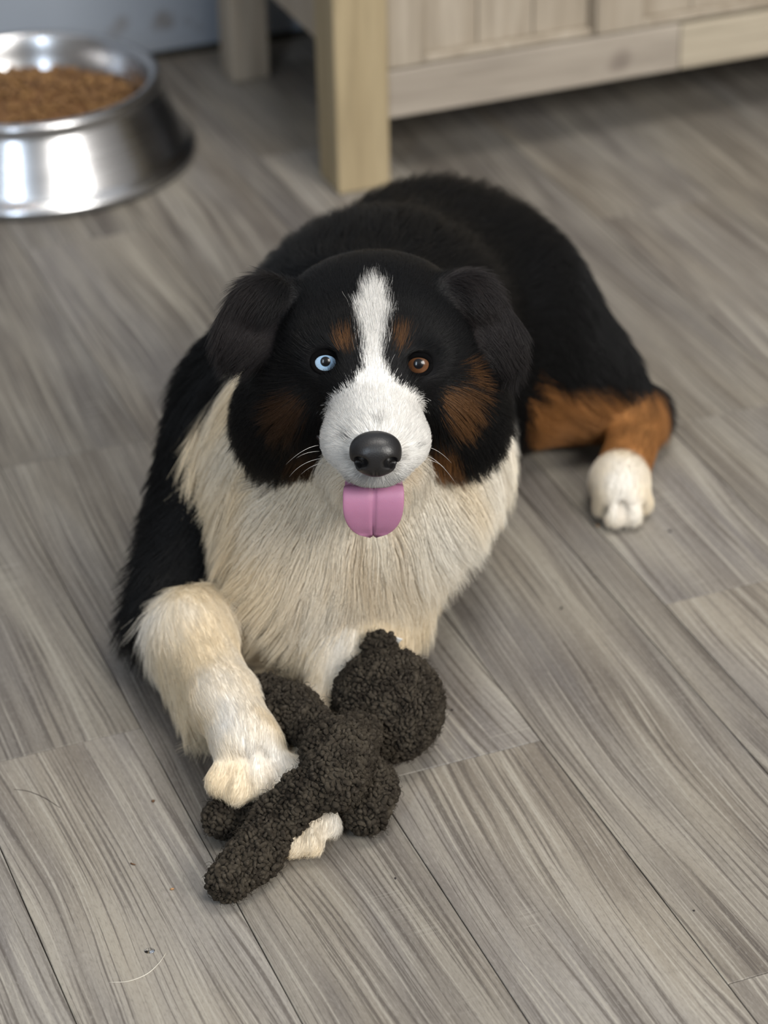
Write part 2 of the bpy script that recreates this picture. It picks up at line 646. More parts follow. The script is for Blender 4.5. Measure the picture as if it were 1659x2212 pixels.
class Prim:
    def __init__(s, kind, k=0.02, **kw):
        s.kind, s.k = kind, k
        s.col = kw.pop('col', None)
        s.flow = kw.pop('flow', None)
        s.len = kw.pop('len', 0.02)
        s.lift = kw.pop('lift', 0.35)
        s.dens = kw.pop('dens', 1.0)
        s.zone = kw.pop('zone', 'body')
        s.__dict__.update(kw)

    def d(s, p):
        if s.kind == 'rc':
            return rcone(p, s.a, s.b, s.ra, s.rb)
        return ellip(p, s.c, s.A, s.r)

    def bbox(s):
        if s.kind == 'rc':
            lo = np.minimum(s.a - s.ra, s.b - s.rb)
            hi = np.maximum(s.a + s.ra, s.b + s.rb)
        else:
            m_ = s.r.max()
            lo, hi = s.c - m_, s.c + m_
        e = s.k + 0.012
        return lo - e, hi + e


def RCN(a, b, ra, rb, k=0.02, **kw):
    return Prim('rc', k, a=np.array(a, float), b=np.array(b, float), ra=ra, rb=rb, **kw)


def ELL(c, r, k=0.02, A=None, **kw):
    return Prim('el', k, c=np.array(c, float), r=np.array(r, float), A=np.eye(3) if A is None else A, **kw)


def surface(prims, h, cuts=(), smooth=2, floor_z=None, post=None):
    lo = np.min([q.bbox()[0] for q in prims], axis=0)
    hi = np.max([q.bbox()[1] for q in prims], axis=0)
    dims = np.ceil((hi - lo) / h).astype(int) + 1
    G = np.full(dims, 0.05, np.float32)
    ax = [lo[i] + h * np.arange(dims[i]) for i in range(3)]

    def region(q):
        a, b = q.bbox()
        i0 = np.maximum(((a - lo) / h).astype(int), 0)
        i1 = np.minimum(((b - lo) / h).astype(int) + 2, dims)
        sl = tuple(slice(i0[j], i1[j]) for j in range(3))
        X, Y, Z = np.meshgrid(*[ax[j][sl[j]] for j in range(3)], indexing='ij')
        return sl, np.stack([X.ravel(), Y.ravel(), Z.ravel()], 1), X.shape

    for q in prims:
        sl, pts, shp = region(q)
        d = q.d(pts).reshape(shp).astype(np.float32)
        g = G[sl]
        hh = np.maximum(q.k - np.abs(g - d), 0) / q.k
        G[sl] = np.minimum(g, d) - hh * hh * q.k * 0.25
    for q in cuts:
        sl, pts, shp = region(q)
        d = -q.d(pts).reshape(shp).astype(np.float32)
        g = G[sl]
        hh = np.maximum(q.k - np.abs(g - d), 0) / q.k
        G[sl] = np.maximum(g, d) + hh * hh * q.k * 0.25
    if floor_z is not None:
        G = np.maximum(G, (floor_z - ax[2])[None, None, :].astype(np.float32))
    # surface nets
    S = G < 0
    nx, ny, nz = dims
    cells = np.zeros((nx - 1, ny - 1, nz - 1), int)
    corner = [(i, j, k) for i in (0, 1) for j in (0, 1) for k in (0, 1)]
    for (i, j, k) in corner:
        cells += S[i:nx - 1 + i, j:ny - 1 + j, k:nz - 1 + k]
    act = (cells > 0) & (cells < 8)
    idx = np.full(act.shape, -1, int)
    ci = np.argwhere(act)
    idx[act] = np.arange(len(ci))
    acc = np.zeros((len(ci), 3))
    cnt = np.zeros(len(ci))
    for a_ in range(8):
        for b_ in range(a_ + 1, 8):
            ca, cb = np.array(corner[a_]), np.array(corner[b_])
            if np.abs(ca - cb).sum() != 1:
                continue
            ga = G[tuple((ci + ca).T)]
            gb = G[tuple((ci + cb).T)]
            cr = (ga < 0) != (gb < 0)
            t_ = np.where(cr, ga / np.where(cr, ga - gb, 1), 0)
            pt = ca + t_[:, None] * (cb - ca)
            acc += np.where(cr[:, None], pt, 0)
            cnt += cr
    V_ = lo + h * (ci + acc / cnt[:, None])
    faces = []
    for axis in range(3):
        o1, o2 = [(1, 2), (2, 0), (0, 1)][axis]
        sl0 = [slice(None)] * 3
        sl1 = [slice(None)] * 3
        sl0[axis] = slice(0, -1)
        sl1[axis] = slice(1, None)
        A_, B_ = S[tuple(sl0)], S[tuple(sl1)]
        e = np.argwhere(A_ != B_)
        sgn = A_[tuple(e.T)]
        ok = (e[:, o1] > 0) & (e[:, o2] > 0)
        ok &= (e[:, o1] < dims[o1] - 1) & (e[:, o2] < dims[o2] - 1)
        e, sgn = e[ok], sgn[ok]
        d1 = np.zeros(3, int)
        d2 = np.zeros(3, int)
        d1[o1], d2[o2] = 1, 1
        q0 = idx[tuple((e - d1 - d2).T)]
        q1 = idx[tuple((e - d2).T)]
        q2 = idx[tuple(e.T)]
        q3 = idx[tuple((e - d1).T)]
        f1 = np.stack([q0, q1, q2, q3], 1)
        f2 = f1[:, ::-1]
        faces.append(np.where(sgn[:, None], f1, f2))
    F_ = np.concatenate(faces)
    F_ = F_[(F_ >= 0).all(1)]
    # smoothing
    for _ in range(smooth):
        s_ = np.zeros_like(V_)
        c_ = np.zeros(len(V_))
        for i in range(4):
            j = (i + 1) % 4
            np.add.at(s_, F_[:, i], V_[F_[:, j]])
            np.add.at(s_, F_[:, j], V_[F_[:, i]])
            np.add.at(c_, F_[:, i], 1)
            np.add.at(c_, F_[:, j], 1)
        V_ = 0.5 * V_ + 0.5 * s_ / np.maximum(c_, 1)[:, None]
    return V_, F_


def vnormals(V_, F_):
    n = np.cross(V_[F_[:, 2]] - V_[F_[:, 0]], V_[F_[:, 3]] - V_[F_[:, 1]])
    N = np.zeros_like(V_)
    for i in range(4):
        np.add.at(N, F_[:, i], n)
    return N / (np.linalg.norm(N, axis=1)[:, None] + 1e-12)


NR_ = np.random.default_rng(11)
_K = NR_.normal(size=(10, 3))
_PH = NR_.uniform(0, 6.28, 10)


def wob(p, s):
    return np.sin((p * s) @ _K.T + _PH).sum(1) / 4.5


def unit(a):
    return a / (np.linalg.norm(a, axis=-1, keepdims=True) + 1e-12)


# ------------------------------------------------------------------ plush toy
def sherpa_mat():
    t = NT('dark_sherpa_fleece')
    tc = t.n('ShaderNodeTexCoord').outputs['Object']
    n1 = t.noise(tc, 90.0, 3.0)
    n2 = t.noise(tc, 420.0, 3.0)
    c = t.mix(t.ramp(n1, [(0.35, 0.0), (0.65, 1.0)]), (0.016, 0.0125, 0.009), (0.044, 0.036, 0.026))
    c = t.mix(t.ramp(n2, [(0.5, 0.0), (0.75, 0.55)]), c, (0.085, 0.072, 0.056))
    t.bump(n2, 0.7, 0.0012)
    return t.p(Base_Color=c, Roughness=0.9, Specular_IOR_Level=0.15)


M_SHERPA = sherpa_mat()
_bm = bmesh.new()
bmesh.ops.create_icosphere(_bm, subdivisions=2, radius=1.0)
ICO_V = np.array([v.co[:] for v in _bm.verts])
ICO_F = np.array([[v.index for v in f.verts] for f in _bm.faces])
_bm.free()
_bm = bmesh.new()
bmesh.ops.create_icosphere(_bm, subdivisions=1, radius=1.0)
ICO1_V = np.array([v.co[:] for v in _bm.verts])
ICO1_F = np.array([[v.index for v in f.verts] for f in _bm.faces])
_bm.free()


def sample_surface(V_, F_, n, weight=None):
    T = np.concatenate([F_[:, [0, 1, 2]], F_[:, [0, 2, 3]]])
    a, b, c = V_[T[:, 0]], V_[T[:, 1]], V_[T[:, 2]]
    ar = np.linalg.norm(np.cross(b - a, c - a), axis=1)
    if weight is not None:
        ar = ar * weight[T].mean(1)
    cs = np.cumsum(ar)
    ti = np.searchsorted(cs, NR_.uniform(0, cs[-1], n))
    u_, v_ = NR_.random(n), NR_.random(n)
    fl_ = u_ + v_ > 1
    u_[fl_], v_[fl_] = 1 - u_[fl_], 1 - v_[fl_]
    w_ = np.stack([1 - u_ - v_, u_, v_], 1)
    return T[ti], w_


def thin(p, r):
    """keep points at least about r apart (grid hash)"""
    cell = {}
    keep = []
    for i, q in enumerate(p):
        key = tuple((q / r).astype(int))
        ok = True
        for dx in (-1, 0, 1):
            for dy in (-1, 0, 1):
                for dz in (-1, 0, 1):
                    for j in cell.get((key[0] + dx, key[1] + dy, key[2] + dz), ()):
                        if ((p[j] - q) ** 2).sum() < r * r:
                            ok = False
                            break
                    if not ok:
                        break
                if not ok:
                    break
            if not ok:
                break
        if ok:
            cell.setdefault(key, []).append(i)
            keep.append(i)
    return np.array(keep)


def plush(name, prims, parent, nub=0.0018):
    V_, F_ = surface(prims, 0.002, smooth=2)
    N_ = vnormals(V_, F_)
    # nubs of curled fleece all over
    T, w_ = sample_surface(V_, F_, 22000)
    pt = np.einsum('ijk,ij->ik', V_[T], w_)
    nn = unit(np.einsum('ijk,ij->ik', N_[T], w_))
    keep = thin(pt, nub * 1.42)
    pt, nn = pt[keep], nn[keep]
    n = len(pt)
    q = unit(NR_.normal(size=(n, 3)))
    t1 = unit(np.cross(nn, q))
    t2 = np.cross(nn, t1)
    sz = nub * NR_.uniform(0.75, 1.35, n)
    s1 = sz * NR_.uniform(0.9, 1.7, n)
    s2 = sz * NR_.uniform(0.6, 0.95, n)
    s3 = sz * NR_.uniform(0.8, 1.4, n)
    loc = ICO_V[None] * (1 + 0.05 * NR_.normal(size=(n, len(ICO_V)))[..., None])
    B = (pt[:, None] + nn[:, None] * (sz * NR_.uniform(0.15, 0.85, n))[:, None, None]
         + t1[:, None] * (loc[..., 0:1] * s1[:, None, None]) + t2[:, None] * (loc[..., 1:2] * s2[:, None, None])
         + nn[:, None] * (loc[..., 2:3] * s3[:, None, None]))
    BV = B.reshape(-1, 3)
    BF = (ICO_F[None] + (np.arange(n) * len(ICO_V))[:, None, None]).reshape(-1, 3)
    TF = np.concatenate([F_[:, [0, 1, 2]], F_[:, [0, 2, 3]], BF + len(V_)])
    AV = np.concatenate([V_, BV])
    AV[:, 2] = np.maximum(AV[:, 2], 0.0006)
    o = fast_mesh(name, AV - TOY0, TF, M_SHERPA, parent)
    # loose curled fibres
    nf_ = int(1.3 * n)
    sel = NR_.integers(0, n, nf_)
    s_ = np.linspace(0, 1, 6)
    ln = NR_.uniform(0.003, 0.0065, nf_)
    d1 = unit(nn[sel] + NR_.normal(size=(nf_, 3)) * 0.7)
    d2 = unit(np.cross(d1, NR_.normal(size=(nf_, 3))))
    d3 = np.cross(d1, d2)
    root = pt[sel] + nn[sel] * nub * 0.6 + NR_.normal(size=(nf_, 3)) * nub * 0.5
    w_ = 4.2 * s_[None] + NR_.uniform(0, 6.28, (nf_, 1))
    rad_ = (ln * 0.28)[:, None]
    q3 = root[:, None] + d1[:, None] * (ln[:, None] * s_[None] * 0.7)[..., None] + d2[:, None] * (rad_ * (np.cos(w_) - np.cos(w_[:, :1])))[..., None] + d3[:, None] * (rad_ * (np.sin(w_) - np.sin(w_[:, :1])))[..., None]
    q3[..., 2] = np.maximum(q3[..., 2], 0.0006)
    cu = bpy.data.hair_curves.new('fuzz')
    cu.add_curves([6] * nf_)
    cu.attributes['position'].data.foreach_set('vector', (q3 - TOY0).astype(np.float32).ravel())
    ra = cu.attributes.get('radius') or cu.attributes.new('radius', 'FLOAT', 'POINT')
    ra.data.foreach_set('value', np.tile(0.00016 * (1 - 0.6 * s_), nf_).astype(np.float32))
    cu.materials.append(M_SHERPA)
    tag(link(bpy.data.objects.new('fuzz', cu), o), kind='stuff')
    return o


TOY0 = P(700, 1640, 0.0)
toy = empty('plush_toy', tuple(TOY0))
tag(toy, 'dark brown fleece plush animal toy held between the front paws of the dog', 'plush toy')
HDC = P(838, 1524, 0.040)
plush('head', [ELL(HDC, (0.0365, 0.0375, 0.0365), 0.004)], toy)
plush('ear', [ELL(P(820, 1400, 0.066), (0.0105, 0.008, 0.011), 0.004)], toy)
plush('torso', [RCN(P(772, 1588, 0.050), P(728, 1630, 0.056), 0.0145, 0.0195, 0.01), RCN(P(728, 1630, 0.056), P(722, 1682, 0.053), 0.0195, 0.0185, 0.01)], toy)
plush('arm', [RCN(P(574, 1508, 0.044), P(634, 1540, 0.050), 0.0145, 0.0150, 0.01), RCN(P(634, 1540, 0.050), P(718, 1606, 0.055), 0.0145, 0.0120, 0.01)], toy)
plush('arm', [RCN(P(768, 1655, 0.045), P(800, 1700, 0.026), 0.0125, 0.0140, 0.01), RCN(P(800, 1700, 0.026), P(792, 1755, 0.0165), 0.0140, 0.0130, 0.01)], toy)
plush('leg', [RCN(P(735, 1690, 0.047), P(660, 1712, 0.046), 0.0130, 0.0120, 0.01), RCN(P(660, 1712, 0.046), P(600, 1770, 0.026), 0.0120, 0.0130, 0.01),
              RCN(P(600, 1770, 0.026), P(552, 1845, 0.017), 0.0130, 0.0135, 0.01), RCN(P(552, 1845, 0.017), P(492, 1903, 0.0150), 0.0135, 0.0120, 0.01)], toy)
plush('leg', [RCN(P(610, 1722, 0.020), P(540, 1744, 0.0145), 0.0120, 0.0120, 0.01), RCN(P(540, 1744, 0.0145), P(482, 1767, 0.0145), 0.0120, 0.0120, 0.01)], toy)
tagm = plain('white_satin', (0.75, 0.75, 0.72), 0.5)
tg = box('care_tag', -0.003, 0.003, -0.0004, 0.0004, -0.005, 0.005, tagm, toy, 0.0002)
tg.location = tuple(P(853, 1387, 0.067) - TOY0)
tg.rotation_euler = (0.4, 0.5, 0.3)

HAIR = 270000
# ------------------------------------------------------------------ dog
E0 = P(805, 783, 0.28)


def hp(x, y, fw):
    d = ray(x, y)
    p = d * ((E0[1] - fw) / d[1])
    p[2] += CAM_H
    return p


def frame(zdir, xhint):
    z = unit(np.array(zdir, float))
    x = np.array(xhint, float)
    x = unit(x - z * (x @ z))
    return np.stack([x, np.cross(z, x), z])        # rows: local axes


BLACK = np.array([0.0042, 0.0042, 0.0046])
BROWNBLK = np.array([0.013, 0.0100, 0.0098])
WHITE = np.array([0.70, 0.685, 0.655])
CREAM = np.array([0.82, 0.70, 0.51])
STAIN = np.array([0.50, 0.38, 0.235])
TAN = np.array([0.29, 0.130, 0.043])
NOSE = hp(811, 985, 0.088)
DN = np.array([0.0, 0.0, -1.0])

dp = []
# torso
T = dict(zone='torso', len=0.034, lift=0.30, dens=0.55)
dp += [
    ELL((-0.021, 1.648, 0.138), (0.108, 0.098, 0.098), 0.03, flow=(0.0, -0.35, -1), **T),
    ELL((-0.020, 1.575, 0.155), (0.074, 0.058, 0.086), 0.05, flow=(0.0, -0.45, -1), zone='torso', len=0.042, lift=0.28, dens=0.9),
    ELL((-0.050, 1.575, 0.072), (0.058, 0.055, 0.062), 0.05, flow=(0.0, -0.35, -1), zone='torso', len=0.036, lift=0.26, dens=0.9),
    RCN(E0 + np.array([0.003, 0.078, -0.035]), (-0.018, 1.70, 0.165), 0.058, 0.080, 0.04, flow=(0, 0.7, -0.7), zone='torso', len=0.032, lift=0.30, dens=0.6),
    ELL((-0.018, 1.735, 0.148), (0.083, 0.105, 0.104), 0.05, flow=(0.1, 0.8, -0.5), zone='torso', len=0.030, lift=0.30, dens=0.5),
    RCN((0.008, 1.80, 0.152), (0.038, 1.905, 0.124), 0.088, 0.091, 0.06, flow=(0.4, 0.8, -0.4), zone='torso', len=0.030, lift=0.30, dens=0.5),
    ELL((0.058, 1.925, 0.098), (0.082, 0.088, 0.090), 0.06, flow=(0.7, 0.4, -0.5), zone='torso', len=0.028, lift=0.28, dens=0.5),
    RCN((-0.035, 1.68, 0.065), (0.06, 1.91, 0.058), 0.062, 0.060, 0.04, flow=(0, 0.5, -1), zone='torso', len=0.024, lift=0.3, dens=0.3),
]
# right-hand hind leg stretched out to the side
HOCK = P(1384, 900, 0.028)
KNEE = P(1152, 848, 0.050)
HP = P(1338, 1040, 0.024)
TH = dict(zone='thigh', len=0.022, lift=0.26, dens=0.6)
dp += [
    RCN((0.095, 1.918, 0.095), (0.157, 1.897, 0.062), 0.072, 0.045, 0.05, flow=(0.75, -0.5, -0.45), **TH),
    RCN((0.100, 1.915, 0.085), KNEE, 0.060, 0.021, 0.04, flow=(0.7, -0.5, -0.5), **TH),
    RCN((0.157, 1.897, 0.062), HOCK, 0.038, 0.017, 0.03, flow=(0.75, -0.5, -0.45), **TH),
    RCN(KNEE, HOCK, 0.0195, 0.0180, 0.02, flow=HOCK - KNEE, zone='tibia', len=0.013, lift=0.22, dens=1.0),
    RCN(HOCK, HP, 0.0205, 0.0200, 0.015, flow=HP - HOCK, zone='meta', len=0.010, lift=0.2, dens=1.1),
]
PAW = dict(zone='paw', len=0.0050, lift=0.14, dens=2.0)


GROOVES = []


def toes(base, tips, r0, r1, zc, k=0.007, flow=None):
    out = []
    tp_ = [P(*q) for q in tips]
    for q0, q1 in zip(tp_[:-1], tp_[1:]):
        m_ = (q0 + q1) / 2
        up = np.array([0, -0.3, 1.0])
        GROOVES.append((base + (m_ - base) * 0.6 + up * (r0 * 1.05), m_ + (m_ - base) * 0.55 + up * r1 * 0.6))
    for (tx, ty, tz) in tips:
        tip = P(tx, ty, tz)
        out.append(RCN(base + (tip - base) * 0.15, tip, r0, r1, k, flow=tip - base, **PAW))
    return out


dp += [RCN(HP, P(1342, 1066, 0.022), 0.0215, 0.0220, 0.012, flow=(0, -1, -0.3), **PAW)]
dp += toes(P(1340, 1065, 0.022), [(1306, 1092, 0.0125), (1329, 1113, 0.0125), (1361, 1110, 0.0125), (1383, 1084, 0.0125)], 0.0125, 0.0102, 0.014, 0.004)
# left-hand foreleg: paw on the toy
EL_L = P(345, 1350, 0.040)
FB_L = P(392, 1350, 0.050)
FA_L = P(420, 1352, 0.062)
WR_L = P(487, 1512, 0.052)
PA_L = P(535, 1610, 0.048)
dp += [
    RCN((-0.092, 1.70, 0.140), EL_L, 0.060, 0.023, 0.03, flow=(-0.45, 0.25, -0.8), zone='upperarm', len=0.026, lift=0.3, dens=0.8),
    RCN(FB_L, FA_L, 0.0200, 0.0225, 0.02, flow=(0.1, -0.4, -0.9), zone='fore', len=0.014, lift=0.25, dens=1.0),
    RCN(FA_L, WR_L, 0.0225, 0.0200, 0.02, flow=WR_L - FA_L, zone='fore', len=0.012, lift=0.22, dens=1.1),
    RCN(WR_L, PA_L, 0.0205, 0.0235, 0.015, flow=PA_L - WR_L, zone='fore', len=0.010, lift=0.2, dens=1.2),
    RCN(P(398, 1415, 0.036), P(432, 1550, 0.024), 0.018, 0.009, 0.03, flow=(0.1, -0.4, -0.9), zone='fore', len=0.024, lift=0.25, dens=1.1),
]
dp += toes(P(535, 1608, 0.048), [(479, 1688, 0.038), (511, 1705, 0.037), (559, 1692, 0.038), (597, 1652, 0.041)], 0.0130, 0.0108, 0.03, 0.004)
# right-hand foreleg under the toy
EL_R = P(842, 1345, 0.036)
FA_R = P(770, 1400, 0.045)
WR_R = P(688, 1575, 0.022)
PA_R = P(662, 1735, 0.020)
dp += [
    RCN((0.028, 1.675, 0.13), EL_R, 0.040, 0.016, 0.03, flow=(0.3, 0.1, -0.9), zone='upperarm_r', len=0.024, lift=0.3, dens=0.8),
    RCN(EL_R, FA_R, 0.019, 0.024, 0.03, flow=(0.0, -0.4, -0.9), zone='fore', len=0.016, lift=0.25, dens=1.0),
    RCN(FA_R, WR_R, 0.026, 0.019, 0.02, flow=WR_R - FA_R, zone='fore', len=0.012, lift=0.2, dens=1.0),
    RCN(WR_R, PA_R, 0.020, 0.020, 0.015, flow=PA_R - WR_R, zone='fore', len=0.010, lift=0.2, dens=1.1),
]
dp += toes(P(660, 1740, 0.020), [(602, 1796, 0.0135), (632, 1821, 0.013), (671, 1818, 0.013), (704, 1780, 0.0135)], 0.0125, 0.0102, 0.014, 0.004)
# head
HD = dict(zone='head', dens=3.8)
hx = E0 + np.array([0.0, 0, 0])
dp += [
    ELL(hx + (0.001, 0.050, 0.002), (0.0640, 0.066, 0.0420), 0.02, len=0.012, lift=0.16, **HD),
    ELL(hx + (-0.027, 0.018, 0.006), (0.024, 0.024, 0.022), 0.02, len=0.008, lift=0.14, **HD),
    ELL(hx + (0.029, 0.018, 0.006), (0.024, 0.024, 0.022), 0.02, len=0.008, lift=0.14, **HD),
    ELL(hx + (-0.044, 0.032, -0.036), (0.032, 0.040, 0.036), 0.02, len=0.020, lift=0.25, **HD),
    ELL(hx + (0.046, 0.032, -0.036), (0.032, 0.040, 0.036), 0.02, len=0.020, lift=0.25, **HD),
    ELL(hx + (-0.052, 0.050, -0.052), (0.029, 0.036, 0.034), 0.02, len=0.032, lift=0.24, **HD),
    ELL(hx + (0.052, 0.050, -0.052), (0.029, 0.036, 0.034), 0.02, len=0.032, lift=0.24, **HD),
    RCN(hp(805, 815, -0.008), hp(811, 950, 0.058), 0.0290, 0.0225, 0.022, len=0.0055, lift=0.12, **HD),
    ELL(hp(750, 948, 0.044), (0.0170, 0.027, 0.0165), 0.012, len=0.0055, lift=0.14, **HD),
    ELL(hp(872, 948, 0.044), (0.0170, 0.027, 0.0165), 0.012, len=0.0055, lift=0.14, **HD),
    ELL(hp(811, 1020, 0.069), (0.0185, 0.013, 0.0100), 0.010, len=0.004, lift=0.14, **HD),
    ELL(hp(604, 915, -0.036), (0.022, 0.028, 0.026), 0.02, len=0.026, lift=0.2, **HD),
    ELL(hp(1000, 915, -0.036), (0.022, 0.028, 0.026), 0.02, len=0.026, lift=0.2, **HD),
    RCN(hp(806, 985, -0.030), hp(808, 1045, 0.030), 0.036, 0.020, 0.015, zone='jaw', len=0.016, lift=0.25, dens=1.6, flow=(0, 0.5, -1)),
]
# ears: folded flaps
def ear(top, tip, out):
    L = tip - top
    A = frame(L, out)
    c = (top + tip) / 2
    half = np.linalg.norm(L) / 2
    return [ELL(c, (0.0225, 0.0095, half * 1.06), 0.008, A=A, zone='ear', len=0.017, lift=0.14, dens=1.5, flow=L),
            ELL(top, (0.018, 0.016, 0.014), 0.014, zone='ear', len=0.015, lift=0.2, dens=1.4, flow=L)]


dp += ear(hp(578, 640, -0.046), hp(508, 782, -0.022), (1.0, 0.35, 0.4))
dp += ear(hp(1003, 635, -0.046), hp(1096, 798, -0.026), (1.0, -0.35, -0.4))

EYES = [hp(703, 781, -0.0005), hp(904, 786, -0.0005)]
CAMP = np.array([0, 0, CAM_H])
cuts = []
for e in EYES:
    g = unit(CAMP - e)
    cuts.append(ELL(e + g * 0.0135, (0.0100, 0.0085, 0.0115), 0.003, A=frame(g, (1, 0, 0))))
for ga, gb in GROOVES:
    cuts.append(RCN(ga, gb, 0.0024, 0.0036, 0.004))
# open mouth
cuts.append(RCN(hp(808, 1058, 0.012), hp(808, 1076, 0.075), 0.008, 0.008, 0.003))

HSTEP = 0.0027
DV, DF = surface(dp, HSTEP, cuts, smooth=2, floor_z=0.001)
DN_ = vnormals(DV, DF)


def prim_weights(p, tau=0.006):
    D = np.stack([q.d(p) for q in dp], 1)
    near = D.argmin(1)
    D = D - D.min(1, keepdims=True)
    w_ = np.exp(-D / tau)
    return near, w_ / w_.sum(1, keepdims=True)


ZONES = [q.zone for q in dp]


def sstep(a, b, x):
    t_ = np.clip((x - a) / (b - a), 0, 1)
    return t_ * t_ * (3 - 2 * t_)


CA, SA = math.cos(math.radians(28.6)), math.sin(math.radians(28.6))


def head_uv(p):
    """face coordinates: across and down the face, in units of about 0.295 mm"""
    q = p - E0
    return q[:, 0] / 0.000295, -(q[:, 2] * CA + q[:, 1] * SA) / 0.000295


def coat(p, near, w_):
    n = len(p)
    zone = np.array(ZONES)[near]
    col = np.tile(BLACK, (n, 1))
    jit = wob(p, 180.0)
    jit2 = wob(p + 3.1, 60.0)
    # torso: white bib and collar in front, black saddle behind
    tor = np.isin(zone, ['torso', 'jaw'])
    yb = 1.640 + 0.012 * jit2 + 0.10 * np.clip(p[:, 0], 0, 0.2) - 0.35 * np.clip(p[:, 2] - 0.23, 0, 1)
    wht = sstep(0.008, -0.008, p[:, 1] - yb)
    st = np.clip(0.70 + 0.5 * jit2 - 5.0 * (p[:, 0] + 0.03) + 2.2 * (0.13 - p[:, 2]), 0, 1)
    wc = np.array([0.85, 0.815, 0.735]) * (1 - st[:, None]) + CREAM * st[:, None]
    st2 = np.clip(0.45 * jit + 0.10 + 16.0 * (0.022 - np.abs(p[:, 0] + 0.014 + 0.25 * (0.15 - p[:, 2]))), 0, 0.6) * (p[:, 1] < 1.60) * sstep(0.05, 0.09, p[:, 2])
    wc = wc * (1 - st2[:, None]) + STAIN * st2[:, None]
    c_t = BLACK * (1 - wht[:, None]) + wc * wht[:, None]
    col = np.where(tor[:, None], c_t, col)
    # legs
    leg_w = np.isin(zone, ['fore', 'paw'])
    s3 = np.clip(0.74 + 0.5 * jit2 + 0.15 * jit, 0, 1)
    lw_ = WHITE * 1.12 * (1 - s3[:, None]) + np.array([0.76, 0.645, 0.46]) * s3[:, None]
    # black tuft at the far elbow
    er = sstep(0.024, 0.016, np.linalg.norm(p - EL_R - [0.012, 0.0, -0.008], axis=1))
    lw_ = lw_ * (1 - er[:, None]) + BLACK * er[:, None]
    col = np.where(leg_w[:, None], lw_, col)
    col = np.where((zone == 'upperarm_r')[:, None], wc, col)
    gd = np.full(n, 1.0)
    for ga, gb in GROOVES:
        gd = np.minimum(gd, rcone(p, ga, gb, 0.0024, 0.0036))
    gs = (0.3 * sstep(0.0035, 0.0003, gd))[:, None]
    col = np.where(leg_w[:, None], col * (1 - gs) + STAIN * 0.8 * gs, col)
    # hind leg: tan inside and below, white foot
    tb = np.isin(zone, ['tibia', 'meta'])
    tcol = TAN * (1.0 + 0.35 * jit[:, None])
    th = np.isin(zone, ['thigh', 'tibia'])
    edge = (p - KNEE) @ np.array([0.0, SA, CA])
    thr = np.interp(p[:, 0] - KNEE[0], [-0.03, -0.014, 0.010, 0.09], [0.058, 0.038, 0.003, -0.004])
    tt = sstep(0.004, -0.004, edge - thr + 0.002 * jit)
    col = np.where(th[:, None], BLACK * (1 - tt[:, None]) + tcol * tt[:, None], col)
    col = np.where((zone == 'meta')[:, None], tcol, col)
    hk = sstep(0.004, -0.002, np.linalg.norm(p - (HOCK + [0.012, 0.008, 0.004]), axis=1) - 0.020)
    col = np.where(tb[:, None], col * (1 - hk[:, None]) + BLACK * 2 * hk[:, None], col)
    mt = sstep(0.0, 0.006, (p - HP) @ unit(HP - HOCK) + 0.016 + 0.002 * jit)
    col = np.where((zone == 'meta')[:, None], col * (1 - mt[:, None]) + lw_ * mt[:, None], col)
    # head
    hd = zone == 'head'
    x, v = head_uv(p)
    f = E0[1] - p[:, 1]
    xs = x + 8 * wob(p, 300.0)
    vs_ = np.array([-210, -195, -150, -105, -60, -20, 10, 40, 75, 110, 150, 400])
    ws_ = np.array([-30, -14, 24, 38, 30, 21, 18, 40, 90, 114, 128, 150])
    hw = np.interp(v, vs_, ws_)
    cx_ = np.interp(v, [-210, -120, 0, 200], [12, 4, 2, 6])
    bl = sstep(4, -4, np.abs(xs - cx_) - hw) * ((f > 0.012) | (v < 60))
    hc = np.tile(BLACK, (n, 1))

    def spot(cx0, cy0, rx, ry, c, amt=1.0):
        nonlocal hc
        dd = np.sqrt(((xs - cx0) / rx) ** 2 + ((v - cy0) / ry) ** 2)
        a_ = (amt * sstep(1.15, 0.75, dd))[:, None]
        hc = hc * (1 - a_) + c * a_

    spot(-56, -36, 16, 18, TAN * 0.55, 0.75)
    spot(60, -38, 13, 16, TAN * 0.48, 0.7)
    spot(-180, 95, 32, 48, TAN * 0.12, 0.7)
    spot(-150, 205, 36, 50, TAN * 0.16, 0.85)
    spot(172, 92, 26, 40, TAN * 0.38, 0.85)
    spot(200, 45, 11, 40, TAN * 0.45, 0.6)
    spot(146, 205, 36, 48, TAN * 0.75, 0.95)
    hc = hc * (1 - bl[:, None]) + WHITE * bl[:, None]
    # dark ticks around the nose
    for (tx, ty, tr) in ((-58, 160, 9), (12, 128, 6), (25, -20, 6), (95, 182, 5)):
        a_ = (0.75 * sstep(1.3, 0.4, np.hypot(x - tx, (v - ty) / 1.6) / tr))[:, None]
        hc = hc * (1 - a_) + BLACK * 4 * a_
    nr = np.linalg.norm((p - NOSE) * [1, 0.7, 1], axis=1)
    a_ = (0.55 * sstep(0.024, 0.016, nr) * (v > 190))[:, None]
    hc = hc * (1 - a_) + BLACK * 6 * a_
    a_ = (0.6 * sstep(225, 262, v + 10 * wob(p, 300.0)) * (f > 0.03))[:, None]
    hc = hc * (1 - a_) + BLACK * 12 * a_
    col = np.where(hd[:, None], hc, col)
    er_ = zone == 'ear'
    eb_ = np.clip(0.5 + 0.6 * jit2, 0, 1)[:, None]
    col = np.where(er_[:, None], BLACK * (1 - eb_) + BROWNBLK * eb_, col)
    return np.clip(col, 0.004, 0.9)


near_v, w_v = prim_weights(DV)
vc = coat(DV, near_v, w_v)
